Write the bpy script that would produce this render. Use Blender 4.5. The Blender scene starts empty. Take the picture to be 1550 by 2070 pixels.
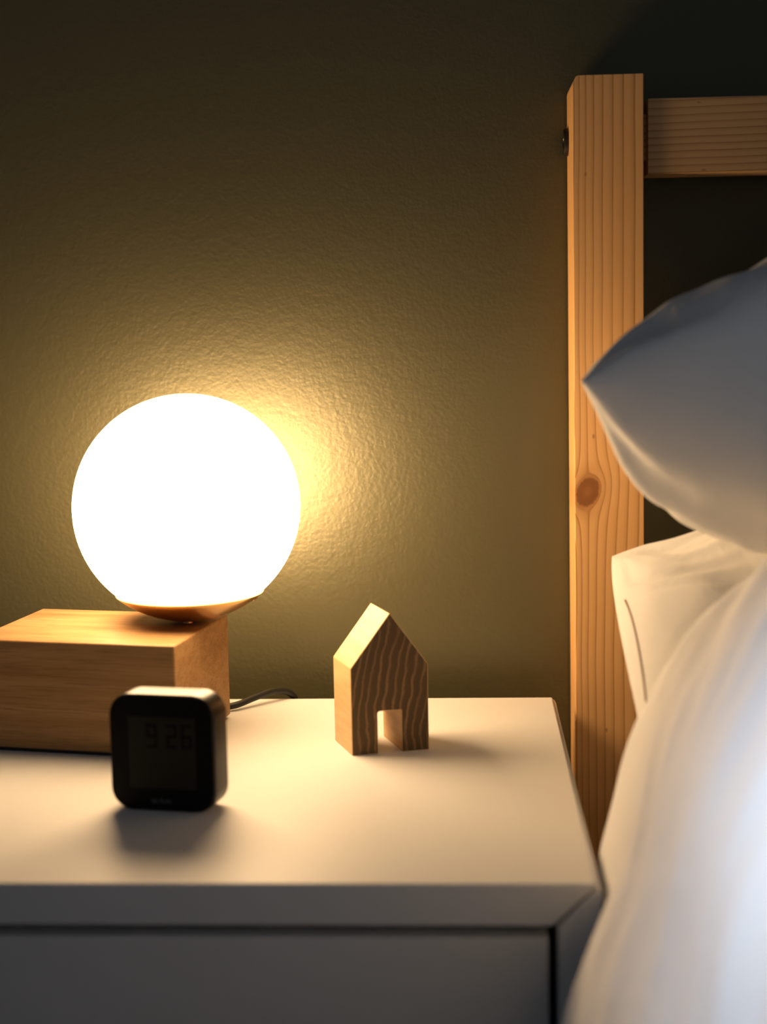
import bpy, bmesh, math, random
from mathutils import Vector, Matrix, noise
random.seed(4)
Z0 = 0.55            # height of the nightstand top above the floor; shapes below are given relative to that top
SC = bpy.context.scene

# ------------------------------------------------------------------ camera
cam_d = bpy.data.cameras.new('camera'); cam = bpy.data.objects.new('camera', cam_d)
SC.collection.objects.link(cam); SC.camera = cam
cam_d.sensor_fit = 'VERTICAL'; cam_d.sensor_height = 36.0; cam_d.sensor_width = 36.0 * 1550 / 2070
cam_d.lens = 3000 / 2070 * 36.0
cam_d.shift_y = 86 / 2070 * -1
cam.location = (0, -1.47, .355 + Z0)
cam.matrix_world = Matrix.Translation(cam.location) @ Matrix.Rotation(math.radians(3.1), 4, 'Z') @ Matrix.Rotation(math.pi / 2 - .105, 4, 'X') @ Matrix.Rotation(-.0195, 4, 'Z')
cam_d.clip_start = .02
cam_d.dof.use_dof = True; cam_d.dof.focus_distance = 1.31; cam_d.dof.aperture_fstop = 3.2

# ------------------------------------------------------------------ light
GLOW = (1.0, .65, .335); GLOW_STRENGTH = 31.0
w = bpy.data.worlds.new('room_light'); SC.world = w; w.use_nodes = True
w.node_tree.nodes['Background'].inputs[0].default_value = (.78, .86, 1.0, 1)
w.node_tree.nodes['Background'].inputs[1].default_value = .062
def area(name, loc, target, size, power, col, spread=180):
    d = bpy.data.lights.new(name, 'AREA'); d.shape = 'RECTANGLE'; d.size, d.size_y = size; d.energy = power; d.color = col; d.spread = math.radians(spread)
    o = bpy.data.objects.new(name, d); SC.collection.objects.link(o)
    o.location = (loc[0], loc[1], loc[2] + Z0)
    o.rotation_euler = (Vector(target) - Vector(loc)).to_track_quat('-Z', 'Y').to_euler()
    return o
area('duvet_fill_beam', (-.75, -1.75, 1.35), (.33, -.80, .08), (.16, .16), .56, (.72, .84, 1.0), 17)  # added narrow cool beam that brightens the duvet; no window is modelled there
SC.view_settings.view_transform = 'Standard'; SC.view_settings.look = 'None'
SC.view_settings.gamma = 1.0; SC.view_settings.exposure = 0.0; SC.view_settings.use_curve_mapping = False

# ------------------------------------------------------------------ node helpers
class NT:
    def __init__(s, name, rough=.5, spec=.5, metal=0.0):
        s.m = bpy.data.materials.new(name); s.m.use_nodes = True; s.t = s.m.node_tree
        s.b = s.t.nodes['Principled BSDF']
        s.b.inputs['Roughness'].default_value = rough; s.b.inputs['Specular IOR Level'].default_value = spec
        s.b.inputs['Metallic'].default_value = metal
        s.co = s.n('ShaderNodeTexCoord').outputs['Object']
    def n(s, k): return s.t.nodes.new(k)
    def put(s, sock, v):
        if isinstance(v, bpy.types.NodeSocket): s.t.links.new(v, sock)
        elif isinstance(v, (tuple, list)):
            sock.default_value = tuple(v) if len(v) == len(sock.default_value) else tuple(v) + (1,)
        else: sock.default_value = v
    def ma(s, op, a, b=0.0, c=0.0):
        q = s.n('ShaderNodeMath'); q.operation = op
        for i, v in enumerate((a, b, c)): s.put(q.inputs[i], v)
        return q.outputs[0]
    def xyz(s, v=None):
        q = s.n('ShaderNodeSeparateXYZ'); s.put(q.inputs[0], v or s.co); return q.outputs
    def comb(s, x, y, z):
        q = s.n('ShaderNodeCombineXYZ')
        for i, v in enumerate((x, y, z)): s.put(q.inputs[i], v)
        return q.outputs[0]
    def noise(s, vec=None, scale=5.0, detail=3.0, rough=.5, dist=0.0):
        q = s.n('ShaderNodeTexNoise'); s.put(q.inputs['Vector'], vec or s.co)
        q.inputs['Scale'].default_value = scale; q.inputs['Detail'].default_value = detail
        q.inputs['Roughness'].default_value = rough; q.inputs['Distortion'].default_value = dist
        return q.outputs[0]
    def scale(s, sx, sy, sz, vec=None):
        q = s.n('ShaderNodeMapping'); s.put(q.inputs[0], vec or s.co); q.inputs['Scale'].default_value = (sx, sy, sz); return q.outputs[0]
    def ramp(s, f, stops, interp='LINEAR'):
        q = s.n('ShaderNodeValToRGB'); s.put(q.inputs[0], f); e = q.color_ramp.elements; q.color_ramp.interpolation = interp
        while len(e) < len(stops): e.new(.5)
        for el, (p, c) in zip(e, stops): el.position = p; el.color = tuple(c) + (1,) if len(c) == 3 else c
        return q.outputs[0]
    def mix(s, f, a, b, kind='MIX'):
        q = s.n('ShaderNodeMix'); q.data_type = 'RGBA'; q.blend_type = kind
        s.put(q.inputs[0], f); s.put(q.inputs[6], a); s.put(q.inputs[7], b); return q.outputs[2]
    def bump(s, h, strength=.3, dist=.001):
        q = s.n('ShaderNodeBump'); s.put(q.inputs['Height'], h); q.inputs['Strength'].default_value = strength; q.inputs['Distance'].default_value = dist
        s.put(s.b.inputs['Normal'], q.outputs[0])
    def col(s, c): s.put(s.b.inputs['Base Color'], c); return s.m

def plain(name, c, rough=.5, spec=.5, metal=0.0):
    n = NT(name, rough, spec, metal); return n.col(c)

# ------------------------------------------------------------------ materials
n = NT('wall_paint', .42, 1.0); n.b.inputs['IOR'].default_value = 1.56; n.b.inputs['Specular Tint'].default_value = (1, .94, .66, 1)
h1 = n.noise(scale=260, detail=3, rough=.55); h2 = n.noise(scale=90, detail=2)
n.bump(n.ma('ADD', h1, n.ma('MULTIPLY', h2, .9)), .34, .0011)
M_WALL = n.col(n.mix(n.noise(scale=6), (.049, .0455, .022), (.054, .050, .025)))
M_FLOOR = plain('floor_boards', (.12, .09, .06), .5)

n = NT('white_lacquer', .45, .22)
n.bump(n.noise(scale=400, detail=2), .05, .0003)
M_WHITE = n.col(n.mix(n.noise(scale=9, detail=4, rough=.6), (.74, .735, .72), (.79, .785, .77)))
M_GAP = plain('dark_gap', (.03, .03, .03), .8)

def pine(name, along, knot=None, base=(.90, .55, .24), dark=(.42, .18, .05), freq=8.0, x0=0.0, width=.064, power=.62, amp=.35, knot_r=.011):
    n = NT(name, .48, .3); o = n.xyz()
    if along == 'z': a, b, c = o[0], o[2], o[1]
    else: a, b, c = o[2], o[0], o[1]
    aa = n.ma('ADD', a, n.ma('MULTIPLY', c, .55))
    aa = n.ma('ADD', aa, n.ma('MULTIPLY', n.ma('SUBTRACT', n.noise(n.scale(4, 4, 4), 1.0 if along else 1, 2), .5), .010))
    if knot:
        kx, kz = knot
        dx = n.ma('SUBTRACT', a, kx); dz = n.ma('MULTIPLY', n.ma('SUBTRACT', b, kz), .8)
        dzz = n.ma('ADD', dz, n.ma('MULTIPLY', dx, -.25))
        r2 = n.ma('ADD', n.ma('MULTIPLY', dx, dx), n.ma('MULTIPLY', dzz, dzz))
        k = n.ma('DIVIDE', knot_r * knot_r * 1.25, n.ma('MAXIMUM', r2, knot_r * knot_r * .9))
        aa = n.ma('SUBTRACT', aa, n.ma('MULTIPLY', dx, n.ma('MINIMUM', k, 1.0)))
    t = n.ma('DIVIDE', n.ma('SUBTRACT', aa, x0), width)
    t = n.ma('MAXIMUM', n.ma('ADD', t, .35), .001)
    g = n.ma('MULTIPLY', n.ma('POWER', t, power), freq)
    g = n.ma('ADD', g, n.ma('MULTIPLY', n.ma('SUBTRACT', n.noise(n.scale(*( (30, 30, 2.2) if along == 'z' else (2.2, 30, 30))), 1.0, 3), .5), amp))
    fr = n.ma('FRACT', g)
    line = n.ramp(fr, [(0.0, (.25,) * 3), (.08, (0,) * 3), (.5, (.10,) * 3), (.80, (.42,) * 3), (.95, (1,) * 3), (1.0, (.7,) * 3)])
    strong = n.ma('ADD', n.ma('MULTIPLY', n.noise(n.scale(*((20, 20, 3) if along == 'z' else (3, 20, 20))), 1.0, 2), 1.1), .32)
    fine = n.noise(n.scale(*((1400, 1400, 25) if along == 'z' else (25, 1400, 1400))), 1.0, 2)
    c1 = n.mix(n.ma('MULTIPLY', line, strong), base, dark)
    c1 = n.mix(n.ma('MULTIPLY', fine, .22), c1, tuple(x * .62 for x in base))
    broad = n.noise(n.scale(*((25, 25, 5) if along == 'z' else (5, 25, 25))), 1.0, 2)
    c1 = n.mix(n.ma('MULTIPLY', broad, .25), c1, (base[0] * .95, base[1] * .78, base[2] * .6))
    v = n.n('ShaderNodeTexVoronoi'); n.put(v.inputs['Vector'], n.scale(*((1, 1, .55) if along == 'z' else (.55, 1, 1)))); v.inputs['Scale'].default_value = 46
    speck = n.ramp(v.outputs['Distance'], [(0, (1,) * 3), (.035, (.8,) * 3), (.07, (0,) * 3)])
    c1 = n.mix(n.ma('MULTIPLY', speck, .6), c1, (.25, .09, .03))
    if knot:
        rr = n.ma('SQRT', r2)
        inside = n.ramp(n.ma('DIVIDE', n.ma('ADD', rr, n.ma('MULTIPLY', n.ma('SUBTRACT', n.noise(scale=200), .5), .004)), knot_r), [(0, (.75,) * 3), (.55, (.95,) * 3), (.85, (.85,) * 3), (1.0, (.0,) * 3)])
        rings = n.ma('MULTIPLY', n.ma('ADD', n.ma('SINE', n.ma('MULTIPLY', rr, 3200)), 1), .2)
        kc = n.mix(rings, (.13, .038, .012), (.05, .014, .005))
        c1 = n.mix(inside, c1, kc)
        halo = n.ramp(n.ma('DIVIDE', rr, knot_r * 2.2), [(0, (.6,) * 3), (.5, (.35,) * 3), (1, (0,) * 3)])
        c1 = n.mix(halo, c1, (.45, .19, .06))
    n.bump(n.ma('ADD', fine, line), .12, .0004)
    return n.col(c1)
M_PINE_POST = pine('pine_post', 'z', knot=(-.0195, .741), freq=9.5, x0=-.0318, width=.064)
M_PINE_RAIL = pine('pine_rail', 'x', base=(.62, .42, .22), dark=(.31, .16, .06), freq=11, x0=1.020, width=.07, power=1.0, amp=.5)

def rubberwood(name, axes, base, dark, k=1.0):
    n = NT(name, .48, .15)
    sc = {'x': (5, 60, 130), 'y': (60, 5, 130)}[axes]
    a = n.noise(n.scale(*sc), 1.0, 4, .6, .2); b = n.noise(n.scale(sc[0] * 6, sc[1] * 5, sc[2] * 5), 1.0, 3, .6)
    c = n.mix(n.ramp(a, [(.3, (0,) * 3), (.72, (1,) * 3)]), base, dark)
    c = n.mix(n.ma('MULTIPLY', n.ramp(b, [(.5, (0,) * 3), (.75, (1,) * 3)]), .55 * k), c, tuple(x * .45 for x in dark))
    n.bump(b, .05, .0003)
    return n.col(c)
M_BLOCK = rubberwood('rubberwood', 'x', (.40, .245, .115), (.28, .155, .062))

# house block: end grain front with pale wavy rays, plain grain on the sides
n = NT('oak_house', .5, .3); o = n.xyz()
geo = n.n('ShaderNodeTexCoord').outputs['Normal']; nn = n.xyz(geo)
front = n.ramp(n.ma('ABSOLUTE', nn[1]), [(.7, (0,) * 3), (.8, (1,) * 3)])
wob = n.noise(n.scale(22, 22, 16), 1.0, 3, .55)
bend = n.ma('MULTIPLY', n.ma('SINE', n.ma('ADD', n.ma('MULTIPLY', o[2], 38), .6)), .0035)
gx = n.ma('ADD', n.ma('ADD', o[0], bend), n.ma('MULTIPLY', n.ma('SUBTRACT', wob, .5), .020))
gx = n.ma('ADD', gx, n.ma('MULTIPLY', n.ma('SUBTRACT', n.noise(n.scale(300, 300, 260), 1.0, 2), .5), .0012))
gx = n.ma('ADD', gx, n.ma('MULTIPLY', o[2], -.07))
fr = n.ma('FRACT', n.ma('ADD', n.ma('MULTIPLY', gx, 150), 20))
ray = n.ramp(fr, [(0, (.5,) * 3), (.10, (1,) * 3), (.24, (.45,) * 3), (.36, (.06,) * 3), (.85, (0,) * 3), (1, (.45,) * 3)])
cross = n.noise(n.scale(60, 60, 1500), 1.0, 2)
ef = n.mix(n.ma('MULTIPLY', ray, n.ma('ADD', n.ma('MULTIPLY', n.noise(n.scale(70, 70, 12), 1.0, 2), 1.5), -.12)), (.095, .058, .022), (.40, .235, .11))
ef = n.mix(n.ma('MULTIPLY', cross, .45), ef, (.09, .046, .018))
sd = n.mix(n.ramp(n.noise(n.scale(150, 8, 150), 1.0, 3), [(.35, (0,) * 3), (.7, (1,) * 3)]), (.70, .48, .25), (.60, .38, .18))
n.bump(n.ma('MULTIPLY', n.ma('ADD', ray, cross), front), .15, .0004)
M_HOUSE = n.col(n.mix(front, sd, ef))

def fabric(name, c, big=0.0):
    n = NT(name, .9, .12)
    n.b.inputs['Sheen Weight'].default_value = .12
    f = n.noise(scale=900, detail=2)
    h = n.noise(scale=22, detail=4, rough=.5, dist=.9)
    n.bump(n.ma('ADD', n.ma('MULTIPLY', f, .06), n.ma('MULTIPLY', h, 1.6)), .26, .006)
    return n.col(c)
M_PILLOW = fabric('pillow_cotton', (.80, .79, .77))
M_DUVET = fabric('duvet_cotton', (.88, .88, .89))
M_SEAM = plain('seam_thread', (.22, .13, .07), .9)
M_BLACK = plain('black_plastic', (.004, .004, .0045), .34, .24)
M_FACE = plain('black_clock_face', (.0025, .0025, .003), .5, .12)
M_LCD = plain('display_grey', (.021, .020, .014), .5, .1)
M_DIGIT = plain('display_segment', (.004, .004, .003), .6, .1)
M_LOGO = plain('logo_print', (.075, .08, .09), .6, .2)
M_CORD = plain('black_rubber', (.012, .012, .010), .45, .4)
M_BOLT = plain('black_metal', (.012, .010, .007), .35, .5)
M_BRASS = plain('brushed_brass', (.74, .42, .15), .27, .5, 1.0)
n = NT('opal_glass_lit', .25, .5); n.col((.9, .9, .88))
n.put(n.b.inputs['Emission Color'], GLOW)
nz = n.xyz(n.n('ShaderNodeTexCoord').outputs['Normal'])[2]      # the bulb shines mostly sideways through the glass
n.put(n.b.inputs['Emission Strength'], n.ma('MULTIPLY', n.ma('ADD', n.ma('MULTIPLY', n.ma('SUBTRACT', 1.0, n.ma('MULTIPLY', nz, nz)), .90), .10), GLOW_STRENGTH))
M_GLOBE = n.m

# ------------------------------------------------------------------ object helpers
ROOTS = []
def thing(name, loc, label, cat, rot=0.0):
    o = bpy.data.objects.new(name, None); SC.collection.objects.link(o)
    o.location = loc; o.rotation_euler = (0, 0, rot); o['label'] = label; o['category'] = cat
    o.empty_display_size = .02
    ROOTS.append(o); return o
def obj(name, bm, mat, parent=None, smooth=True, angle=35):
    bmesh.ops.recalc_face_normals(bm, faces=bm.faces)
    me = bpy.data.meshes.new(name); bm.to_mesh(me); bm.free()
    me.materials.append(mat)
    if smooth:
        me.shade_smooth()
        me.set_sharp_from_angle(angle=math.radians(angle))
    o = bpy.data.objects.new(name, me); SC.collection.objects.link(o)
    if smooth and angle == 35:      # keep the large flat faces flat next to their small bevels
        wn = o.modifiers.new('weighted_normals', 'WEIGHTED_NORMAL'); wn.keep_sharp = True; wn.weight = 100
    if parent: o.parent = parent
    else: ROOTS.append(o)
    return o
def boxbm(lo, hi, bev=0.0, seg=3, bm=None):
    b = bmesh.new()
    r = bmesh.ops.create_cube(b, size=1)
    for v in b.verts:
        v.co = Vector([(lo[i] + hi[i]) / 2 + v.co[i] * (hi[i] - lo[i]) for i in range(3)])
    if bev: bmesh.ops.bevel(b, geom=b.edges[:], offset=bev, segments=seg, profile=.5, affect='EDGES')
    if bm is None: return b
    me = bpy.data.meshes.new('t'); b.to_mesh(me); b.free(); bm.from_mesh(me); bpy.data.meshes.remove(me); return bm
def prism(pts, y0, y1, bev=0.0, seg=2):
    """polygon in the xz plane pushed from y0 to y1"""
    b = bmesh.new()
    f = b.faces.new([b.verts.new((x, y0, z)) for x, z in pts])
    r = bmesh.ops.extrude_face_region(b, geom=[f])
    for v in [e for e in r['geom'] if isinstance(e, bmesh.types.BMVert)]: v.co.y = y1
    if bev: bmesh.ops.bevel(b, geom=b.edges[:], offset=bev, segments=seg, profile=.5, affect='EDGES')
    return b
def lathe(prof, seg=96):
    b = bmesh.new(); rows = []
    for r, z in prof:
        if r < 1e-6: rows.append([b.verts.new((0, 0, z))])
        else: rows.append([b.verts.new((r * math.cos(2 * math.pi * i / seg), r * math.sin(2 * math.pi * i / seg), z)) for i in range(seg)])
    for A, B in zip(rows, rows[1:]):
        for i in range(seg):
            j = (i + 1) % seg
            if len(A) == 1 and len(B) == 1: continue
            if len(A) == 1: b.faces.new((A[0], B[i], B[j]))
            elif len(B) == 1: b.faces.new((A[i], A[j], B[0]))
            else: b.faces.new((A[i], A[j], B[j], B[i]))
    return b
def catmull(P, k=10):
    P = [Vector(p) for p in P]; out = []
    for i in range(len(P) - 1):
        a = P[max(i - 1, 0)]; b = P[i]; c = P[i + 1]; d = P[min(i + 2, len(P) - 1)]
        for j in range(k):
            t = j / k
            out.append(.5 * ((2 * b) + (c - a) * t + (2 * a - 5 * b + 4 * c - d) * t * t + (3 * b - a - 3 * c + d) * t ** 3))
    out.append(P[-1]); return out
def tube(P, r, seg=14, bm=None):
    b = bm or bmesh.new(); up = Vector((0, 0, 1)); rings = []
    for i, p in enumerate(P):
        t = (P[min(i + 1, len(P) - 1)] - P[max(i - 1, 0)]).normalized()
        s = t.cross(up)
        if s.length < .05: s = t.cross(Vector((0, 1, 0)))
        s.normalize(); u = s.cross(t)
        rings.append([b.verts.new(p + r * (math.cos(2 * math.pi * k / seg) * s + math.sin(2 * math.pi * k / seg) * u)) for k in range(seg)])
    for A, B in zip(rings, rings[1:]):
        for k in range(seg): b.faces.new((A[k], A[(k + 1) % seg], B[(k + 1) % seg], B[k]))
    b.faces.new(rings[0]); b.faces.new(rings[-1][::-1])
    return b
def move(bm, d):
    for v in bm.verts: v.co += Vector(d)
    return bm

# ------------------------------------------------------------------ the room
o = obj('wall_back', boxbm((-2.2, -.058, -.55), (2.4, .1, 1.95)), M_WALL, smooth=False); o['kind'] = 'structure'
o = obj('floor', boxbm((-2.2, -3.2, -.60), (2.4, .1, -.55)), M_FLOOR, smooth=False); o['kind'] = 'structure'

# ------------------------------------------------------------------ nightstand
NX0, NX1, NY0, NY1, NZB = -.478, .0825, -.5760, -.1255, -.53
CX = (NX0 + NX1) / 2
t = thing('nightstand', (CX, (NY0 + NY1) / 2, -.55), 'white lacquered nightstand with mitred front corners and an inset drawer beside the bed', 'nightstand')
def rel(bm, root=t): return move(bm, -Vector(root.location))
TH = .0275
# top board: its front end is cut at 45 degrees where it meets the side panel
def top_board():
    x0, x1 = NX0 + .003, NX1 - .0035
    b = bmesh.new()
    boxbm((x0, NY0, -TH), (x1, NY1, 0), .0016, 3, b)
    for v in b.verts:
        if v.co.z < -.003:
            d = -v.co.z
            if v.co.x > x1 - .01: v.co.x -= d
            if v.co.x < x0 + .01: v.co.x += d
    return b
obj('top_panel', rel(top_board()), M_WHITE, t)
def side(sx):
    xo = NX1 if sx > 0 else NX0
    xi = xo - sx * TH
    if sx > 0: pts = [(xi, NZB), (xo, NZB), (xo, -.0065), (xo - .0018, -.0028), (xo - .0030, -.0022), (xi, -TH - .0005)]
    else: pts = [(xi, NZB), (xo, NZB), (xo, -.0065), (xo + .0018, -.0028), (xo + .0030, -.0022), (xi, -TH - .0005)]
    return prism(pts, NY0 + .0012, NY1 + .001, .0008)
obj('side_panel', rel(side(1)), M_WHITE, t); obj('side_panel', rel(side(-1)), M_WHITE, t)
xi0, xi1 = NX0 + TH, NX1 - TH
obj('back_panel', rel(boxbm((xi0, NY1 - .012, NZB), (xi1, NY1 - .004, -TH))), M_WHITE, t)
obj('bottom_panel', rel(boxbm((xi0, NY0 + .004, NZB), (xi1, NY1 - .012, NZB + .02), .001)), M_WHITE, t)
b = boxbm((xi0 + .001, NY0 + .023, -.50), (xi1 - .001, NY1 - .014, -.029))
obj('drawer_box', rel(b), M_GAP, t)
for z1, z0 in ((-TH - .0082, -.262), (-.268, -.505)):
    dr = obj('drawer_front', rel(boxbm((xi0 + .006, NY0 + .0015, z0), (xi1 - .0062, NY0 + .020, z1), .0012)), M_WHITE, t)
for sx in (NX0 + .03, NX1 - .03):
    for sy in (NY0 + .04, NY1 - .04):
        obj('leg', rel(boxbm((sx - .015, sy - .015, -.55), (sx + .015, sy + .015, NZB), .002)), M_WHITE, t)

# ------------------------------------------------------------------ table lamp (wooden block, brass dish, opal globe)
GC = Vector((-.2375, -.215, .1930)); GR = .0970
ang = math.radians(-10.5)
BW, BD, BH = .178, .129, .0935
ca, sa = math.cos(ang), math.sin(ang)
far_r = Vector((-.2095, -.1895, 0))
cen = far_r - Vector((ca, sa, 0)) * BW / 2 - Vector((-sa, ca, 0)) * BD / 2
t = thing('table_lamp', cen, 'lit white globe lamp with a brass dish on a pale wooden block base', 'lamp', ang)
obj('base_pad', boxbm((-BW / 2 + .003, -BD / 2 + .0022, 0), (BW / 2 - .004, BD / 2 - .003, .0028)), M_CORD, t, False)
bb = boxbm((-BW / 2, -BD / 2, .0028), (BW / 2, BD / 2, BH), .0018, 3)
obj('wooden_base', bb, M_BLOCK, t)
inv = Matrix.Rotation(-ang, 3, 'Z')
gl = inv @ (GC - cen)
prof = [(GR * math.sin(a), -GR * math.cos(a)) for a in [math.pi * (i / 72) for i in range(73)]]
th0 = math.radians(40)
gp = [(GR * math.sin(a), -GR * math.cos(a)) for a in [th0 + (math.pi - th0) * i / 64 for i in range(65)]]
gp[-1] = (0, GR)
gp = [(0, gp[0][1])] + gp
obj('globe_shade', move(lathe(gp, 128), gl), M_GLOBE, t, angle=50)
R2 = GR + .0016
outer = [(R2 * math.sin(a), -R2 * math.cos(a)) for a in [th0 * 1.0 * i / 16 for i in range(17)]]
outer[0] = (0, -R2)
rim = outer[-1]
dp = outer + [(rim[0] + .0003, rim[1] + .0007), (rim[0] - .0007, rim[1] + .0010), (0, rim[1] - .0004)]
dish = obj('brass_dish', move(lathe(dp, 128), gl), M_BRASS, t, angle=40)
# little clip on the right of the dish, and the stub that carries it
cl = boxbm((-.0012, -.005, -.0022), (.0012, .005, .0022), .0006)
a0 = th0 * .86
cp = gl + Vector((math.sin(a0) * R2 * .93, math.sin(a0) * R2 * .30, -R2 * math.cos(a0) * 1.005))
bmesh.ops.rotate(cl, verts=cl.verts, cent=(0, 0, 0), matrix=Matrix.Rotation(-.9, 3, 'Y'))
obj('clip', move(cl, cp), M_BRASS, dish)
st = lathe([(0, BH), (.0040, BH), (.0044, BH + .0006), (.0042, BH + .0014), (.0036, BH + .0018), (.0036, BH + .006), (0, BH + .006)], 40)
obj('stem', move(st, (gl.x + .0015, gl.y - .012, 0)), M_BRASS, t)
cord = catmull([(-.262, -.176, .012), (-.235, -.172, .006), (-.212, -.168, .0045), (-.192, -.150, .0080), (-.178, -.136, .0095), (-.165, -.124, .0050), (-.158, -.117, -.010), (-.156, -.113, -.05), (-.16, -.108, -.2), (-.17, -.10, -.45)], 10)
cb = tube([inv @ (p - cen) for p in cord], .0030)
obj('power_cord', cb, M_CORD, t)

# ------------------------------------------------------------------ little wooden house
hang = math.radians(15.5)
hroot = Vector((-.0927, -.3060, 0))
t = thing('wooden_house', hroot, 'small oak house-shaped block with a doorway and striped end grain on the nightstand', 'figurine', hang)
HW, HD, HWALL, HTOP = .0640, .0475, .0715, .1150
hp = [(0, 0), (.0215, 0), (.0215, .0335), (.0228, .0350), (.0415, .0350), (.0415, 0), (HW, 0), (HW, HWALL), (HW * .515, HTOP), (0, HWALL)]
hb = prism(hp, 0, HD, .0005, 1)
for v in hb.verts: v.co.x -= .11 * v.co.y      # the block is sawn slightly askew
obj_h = obj('house_block', hb, M_HOUSE, t, False)

# ------------------------------------------------------------------ alarm clock
cang = math.radians(-9)
P0 = Vector((-.2590, -.4340, 0))
CW, CH, CD = .0800, .0860, .026
t = thing('alarm_clock', P0, 'square black digital alarm clock with rounded corners in front of the lamp', 'clock', cang)
def rrect(w, h, r, k=10, inset=0.0, x0=0.0, z0=0.0):
    pts = []
    for cx, cz, a in ((w - r, r, -90), (w - r, h - r, 0), (r, h - r, 90), (r, r, 180)):
        for i in range(k + 1):
            q = math.radians(a + 90 * i / k); pts.append((x0 + cx + (r - inset) * math.cos(q), z0 + cz + (r - inset) * math.sin(q)))
    return pts
def loft_y(rings, sh=0.0):
    b = bmesh.new(); R = [[b.verts.new((x + sh * y, y, z)) for x, z in pts] for y, pts in rings]
    for A, B in zip(R, R[1:]):
        for i in range(len(A)):
            j = (i + 1) % len(A); b.faces.new((A[i], A[j], B[j], B[i]))
    b.faces.new(R[0]); b.faces.new(R[-1][::-1]); return b
def rr(i, y): return (y, rrect(CW, CH, .0165, 10, i))
obj('clock_body', loft_y([rr(.0010, .0008), rr(.0, .0022), rr(0, CD - .004), rr(.0012, CD - .0012), rr(.004, CD)], .10), M_BLACK, t)
obj('clock_face', loft_y([(-.0002, rrect(CW, CH, .0165, 10, .0016)), (.0006, rrect(CW, CH, .0165, 10, .0009)), (.0012, rrect(CW, CH, .0165, 10, .0010))]), M_FACE, t)
lx0, lx1, lz0, lz1 = .0152, .0660, .0172, .0700
lcd = obj('display', boxbm((lx0, -.00045, lz0), (lx1, .0003, lz1)), M_LCD, t, False)
SEG = {'9': 'abcdfg', '2': 'abdeg', '6': 'acdefg'}
def digit(ch, x, z, w, h, s):
    b = bmesh.new(); m = h / 2
    R = {'a': (0, h - s, w, h), 'b': (w - s, m, w, h), 'c': (w - s, 0, w, m), 'd': (0, 0, w, s), 'e': (0, 0, s, m), 'f': (0, m, s, h), 'g': (0, m - s / 2, w, m + s / 2)}
    for k in SEG[ch]:
        a0, b0, a1, b1 = R[k]; i = s * .12
        boxbm((x + a0 + i, -.00062, z + b0 + i), (x + a1 - i, -.0004, z + b1 - i), 0, 1, b)
    return b
for ch, x in (('9', .0290), ('2', .0440), ('6', .0552)):
    obj('digit', digit(ch, x, .0472, .0084, .0178, .0024), M_DIGIT, lcd, False)
def text_bm(chars, size):
    """block letters set side by side; the third stands taller, as on the printed mark"""
    b = bmesh.new(); x = 0
    for i, ch in enumerate(chars):
        c = bpy.data.curves.new('letter', 'FONT'); c.body = ch; c.size = size; c.extrude = size * .02; c.offset = size * .02
        tmp = bpy.data.objects.new('letter', c); me = tmp.to_mesh()
        xs = [v.co.x for v in me.vertices]; w0, w1 = min(xs), max(xs)
        k = bmesh.new(); k.from_mesh(me); hs = 1.28 if i == 2 else 1.0
        for v in k.verts: v.co = Vector((x + v.co.x - w0, v.co.z, v.co.y * hs))
        m2 = bpy.data.meshes.new('t'); k.to_mesh(m2); k.free(); b.from_mesh(m2); bpy.data.meshes.remove(m2)
        x += (w1 - w0) + size * .09
        tmp.to_mesh_clear(); bpy.data.objects.remove(tmp); bpy.data.curves.remove(c)
    return b, x - size * .09
lb, lw = text_bm('BRAUN', .0054)
k = .0148 / lw
for v in lb.verts: v.co = Vector((v.co.x * k + CW * .485 - .0074, v.co.y * .5 - .00035, v.co.z * k * 1.0 + .0064))
obj('logo', lb, M_LOGO, t, False)

# ------------------------------------------------------------------ bed frame: headboard post and rail
PX0, PX1, PY0, PY1 = .1000, .1618, -.1350, -.0640
pc = Vector(((PX0 + PX1) / 2, (PY0 + PY1) / 2, -.55))
t = thing('bed_frame', pc, 'pine bed frame whose square headboard post and top rail stand against the wall', 'bed frame')
b = bmesh.new()
pts = [(PX0, -.55), (PX1, -.55), (PX1, .5590), (PX0 + .0050, .5590), (PX0 + .0030, .5580), (PX0 + .0006, .5535), (PX0, .5510)]
obj('headboard_post', move(prism(pts, PY0, PY1, .0008, 2), -pc), M_PINE_POST, t)
RX0 = .1663
b = boxbm((RX0, -.1270, .4725), (1.50, -.0840, .5385), .0014, 2)
obj('headboard_rail', move(b, -pc), M_PINE_RAIL, t)
b = boxbm((PX1 - .002, -.1150, .4860), (RX0 + .004, -.0950, .526))
obj('rail_tenon', move(b, -pc), M_PINE_RAIL, t)
b = boxbm((1.50, PY0, -.55), (1.564, PY1, .5590), .003)
obj('headboard_post', move(b, -pc), M_PINE_POST, t)
cb = lathe([(0, 0), (.0125, 0), (.0128, .0008), (.0125, .0030), (.0112, .0042), (.006, .0042), (.0055, .0030), (0, .0030)], 48)
bmesh.ops.rotate(cb, verts=cb.verts, cent=(0, 0, 0), matrix=Matrix.Rotation(-math.pi / 2, 3, 'Y'))
obj('bolt_cap', move(cb, Vector((PX0, -.076, .5075)) - pc), M_BOLT, t)
# long side board of the bed
b = boxbm((PX0 + .016, -2.1, -.33), (PX0 + .044, PY0, -.20), .002)
obj('side_board', move(b, -pc), M_PINE_RAIL, t)

# mattress
mc = Vector((.82, -1.10, -.33))
b = boxbm((.150, -2.08, -.33), (1.50, -.15, -.075), .03, 5)
o = obj('mattress', move(b, -mc), M_DUVET); o.location = mc
o['label'] = 'white mattress on the pine bed frame, covered by the duvet'; o['category'] = 'mattress'

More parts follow.
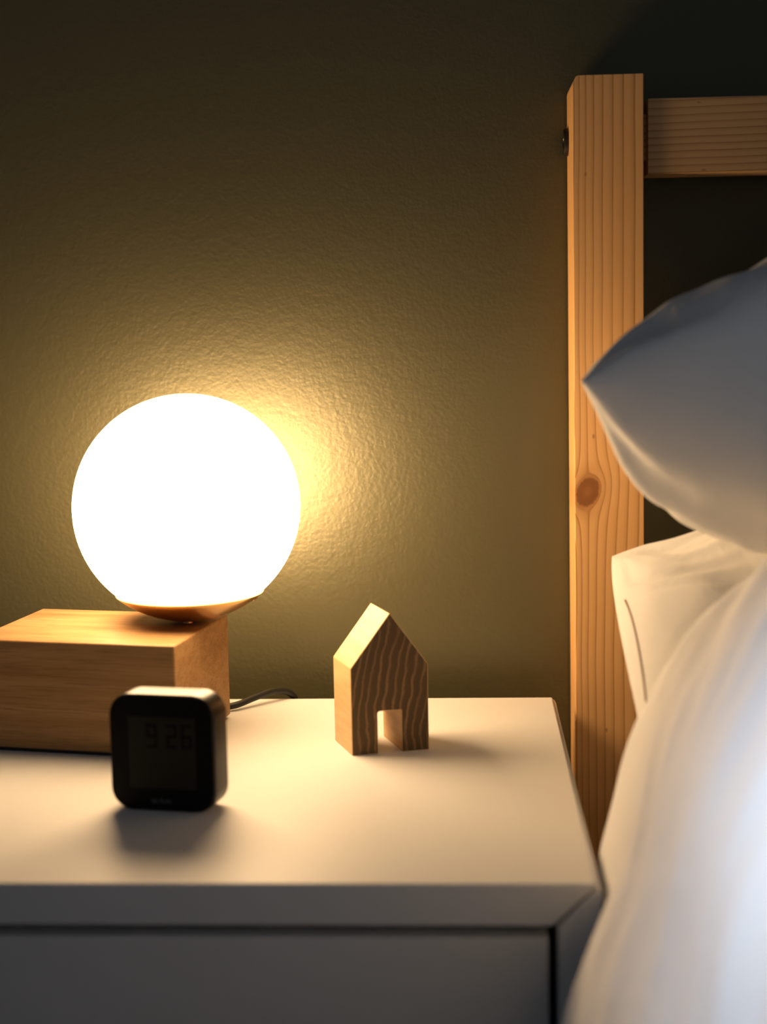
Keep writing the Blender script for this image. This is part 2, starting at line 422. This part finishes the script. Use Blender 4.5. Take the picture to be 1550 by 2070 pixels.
# ------------------------------------------------------------------ pillows
def sm(a, b, x):
    x = min(1, max(0, (x - a) / (b - a))); return x * x * (3 - 2 * x)
def gauss(x, s): return math.exp(-(x / s) ** 2)
def pillow(N, O, U, V, hx, hy, T, B, bow=.07, wr=1.0, seed=0.0, folds=None):
    """O = middle of the pillow; U, V axes along its length and width; T, B = (height, pu, eu, pv, ev) of its two faces"""
    U = Vector(U).normalized(); V = Vector(V); V = (V - U * V.dot(U)).normalized(); W = U.cross(V).normalized()
    b = bmesh.new(); NU, NV = N
    def point(u, v, sgn, lift=0.0):
        H, pu, eu, pv, ev = T if sgn > 0 else B
        uu = u * (1 - bow * .55 * (1 - v * v)); vv = v * (1 - bow * (1 - u * u) * .8)
        f = max(0, 1 - abs(u) ** pu) ** eu * max(0, 1 - abs(v) ** pv) ** ev
        rc = 1 - .014 * abs(u * v) ** 8
        uu *= rc; vv *= rc
        p = U * (uu * hx) + V * (vv * hy)
        edge = min(1, f * 2.5)
        q = p * 8 + Vector((seed, sgn * 3.1, seed * .7))
        d = noise.noise(q) * .012 + noise.noise(q * 2.1) * .005
        q2 = Vector((u * hx * 30 + v * 2, v * hy * 9 + seed, sgn * 2.0)); d += noise.noise(q2) * .004
        for cu in (-1, 1):
            for cv in (-1, 1):      # gathers running in from the corners
                du, dv = (u - cu) * hx, (v - cv) * hy
                r = math.hypot(du, dv); a = math.atan2(dv, du)
                d += math.sin(a * 9 + seed * 3 + sgn) * .004 * math.exp(-(r / .11) ** 2) * min(1, r / .03)
        h = H * f + d * wr * edge + lift
        if folds: h += folds(u, v, sgn) * edge
        s = sgn * h + noise.noise(Vector((u * 2.3 + seed, v * 2.3, 1.7))) * .008 * (1 - edge)
        return Vector(O) + p + W * s
    g = {}
    cv_ = lambda i, n: math.sin((i / n - .5) * math.pi)
    for sgn in (1, -1):
        for i in range(NU + 1):
            for j in range(NV + 1):
                border = i in (0, NU) or j in (0, NV)
                key = (i, j, 0 if border else sgn)
                if key not in g: g[key] = b.verts.new(point(cv_(i, NU), cv_(j, NV), sgn))
    def G(i, j, s): return g[(i, j, 0 if (i in (0, NU) or j in (0, NV)) else s)]
    for s in (1, -1):
        for i in range(NU):
            for j in range(NV):
                q = [G(i, j, s), G(i + 1, j, s), G(i + 1, j + 1, s), G(i, j + 1, s)]
                b.faces.new(q if s > 0 else q[::-1])
    return b, point

# upper pillow: front left corner at about (.085,-.455,.309)
def fold_a(u, v, sgn):
    x = (u + 1) * .33
    if sgn > 0: return -.006 * gauss(v + .93, .05) * gauss(x - .07, .04)
    return .014 * gauss(v + .80 - x * 1.2, .07) * gauss(x - .12, .09) - .012 * gauss(v + .66 - x * 1.2, .06) * gauss(x - .10, .06)
ao = Vector((.4416, -.383, .3050))
ab, _ = pillow((130, 110), ao, (.966, -.26, .0), (.26, .966, .0), .335, .165, (.107, 3.0, .75, 9.0, .42), (.122, 9.0, .85, 4.0, .5), bow=.05, seed=2.3, folds=fold_a)
o = obj('pillow', move(ab, -ao), M_PILLOW, angle=80); o.location = ao
o['label'] = 'upper white pillow, its pointed corner jutting out in front of the pine post'; o['category'] = 'pillow'

# lower pillow leaning below it
def fold_c(u, v, sgn):
    if sgn < 0: return 0
    x, y = (u + 1) * .325, (1 - v) * .215          # distances from the upper left corner
    r = math.hypot(x, y); a = math.atan2(y, x); d = 0
    for a0, w_, r0, k in ((.42, .07, .09, -.006), (.75, .06, .13, .004), (1.0, .06, .10, -.005), (1.25, .05, .15, -.004)):
        d += k * gauss(a - a0 - .6 * noise.noise(Vector((r * 9, a0, 0))), w_) * sm(.0, .05, r) * (1 - sm(r0, r0 + .08, r))
    return d
co = Vector((.449, -.455, .086))
cbm, cpt = pillow((130, 120), co, (.985, -.01, .12), (-.10, .83, .50), .325, .215, (.088, 3.3, .54, 3.0, .56), (.060, 3.0, .5, 3.0, .5), bow=-.015, wr=1.1, seed=7.9, folds=fold_c)
lp = obj('pillow', move(cbm, -co), M_PILLOW, angle=80); lp.location = co
lp['label'] = 'lower white pillow with a stitched side seam, lit by the lamp'; lp['category'] = 'pillow'
sp = [cpt(-.982 + .010 * math.sin((v - .1) * 5), v, 1, .0002) for v in [.66 - i * .03 for i in range(38)]]
obj('seam', tube([p - co for p in sp], .0008, 8), M_SEAM, lp)['label'] = 'thin dark stitched seam'

# ------------------------------------------------------------------ duvet
prof_px = [(.60, .176), (.45, .178), (.34, .184), (.27, .194), (.225, .199), (.197, .1936), (.172, .172), (.153, .150), (.133, .125), (.1165, .096), (.1045, .060), (.0950, .022), (.0870, -.010), (.0860, -.035), (.0865, -.07), (.09, -.14), (.092, -.22), (.094, -.32)]
pc_ = catmull([(x, 0, z) for x, z in prof_px], 10)
db = bmesh.new(); rows = []
YS = [-.43 - i * .008 for i in range(int(1.25 / .008))]
for yi, y in enumerate(YS):
    row = []
    for k, p in enumerate(pc_):
        s = k / (len(pc_) - 1)
        T = (pc_[min(k + 1, len(pc_) - 1)] - pc_[max(k - 1, 0)]).normalized(); Nn = Vector((T.z, 0, -T.x))
        if Nn.x > 0 and s > .3: Nn = -Nn
        Nn = Vector((-abs(Nn.x), 0, abs(Nn.z)))
        x, z = p.x, p.z
        # near the pillows the cover sinks behind them
        back = sm(-.50, -.42, y)
        x += back * .075; z -= back * .05 * (1 if z > -.05 else .2)
        # skirt swings out in front of the nightstand
        fl = sm(-.568, -.64, y) * sm(.055, -.10, z)
        x -= fl * .031
        # top falls a little towards the foot end
        z -= .05 * sm(-.75, -1.5, y) * (1 if z > 0 else 0) * sm(0, .1, p.z)
        q = Vector((y * 7 + s * 2.0, s * 3.0, 3.3))
        d = noise.noise(q) * .010
        d += .0080 * noise.noise(Vector((y * 17 + s * 9.0, s * 3.2, 9.1)))
        d += .0040 * noise.noise(Vector((y * 42 + s * 16.0, s * 5, 5.1)))
        d *= (1 - .9 * (1 - sm(-.56, -.62, y)) * sm(.10, .03, p.z))
        v = Vector((x, y, z)) + Nn * d
        row.append(v)
    rows.append(row)
thick = .012
vs = [[db.verts.new(v) for v in r] for r in rows]
for A, B in zip(vs, vs[1:]):
    for i in range(len(A) - 1): db.faces.new((A[i], A[i + 1], B[i + 1], B[i]))
dc = Vector((.2, -.95, -.2))
o = obj('duvet', move(db, -dc), M_DUVET, angle=80); o.location = dc
so = o.modifiers.new('thickness', 'SOLIDIFY'); so.thickness = .02; so.offset = -1
o['label'] = 'white duvet heaped over the side of the bed in the right foreground'; o['category'] = 'duvet'

# ------------------------------------------------------------------ lift everything so that the floor lies at z = 0
for o in ROOTS: o.location.z += Z0
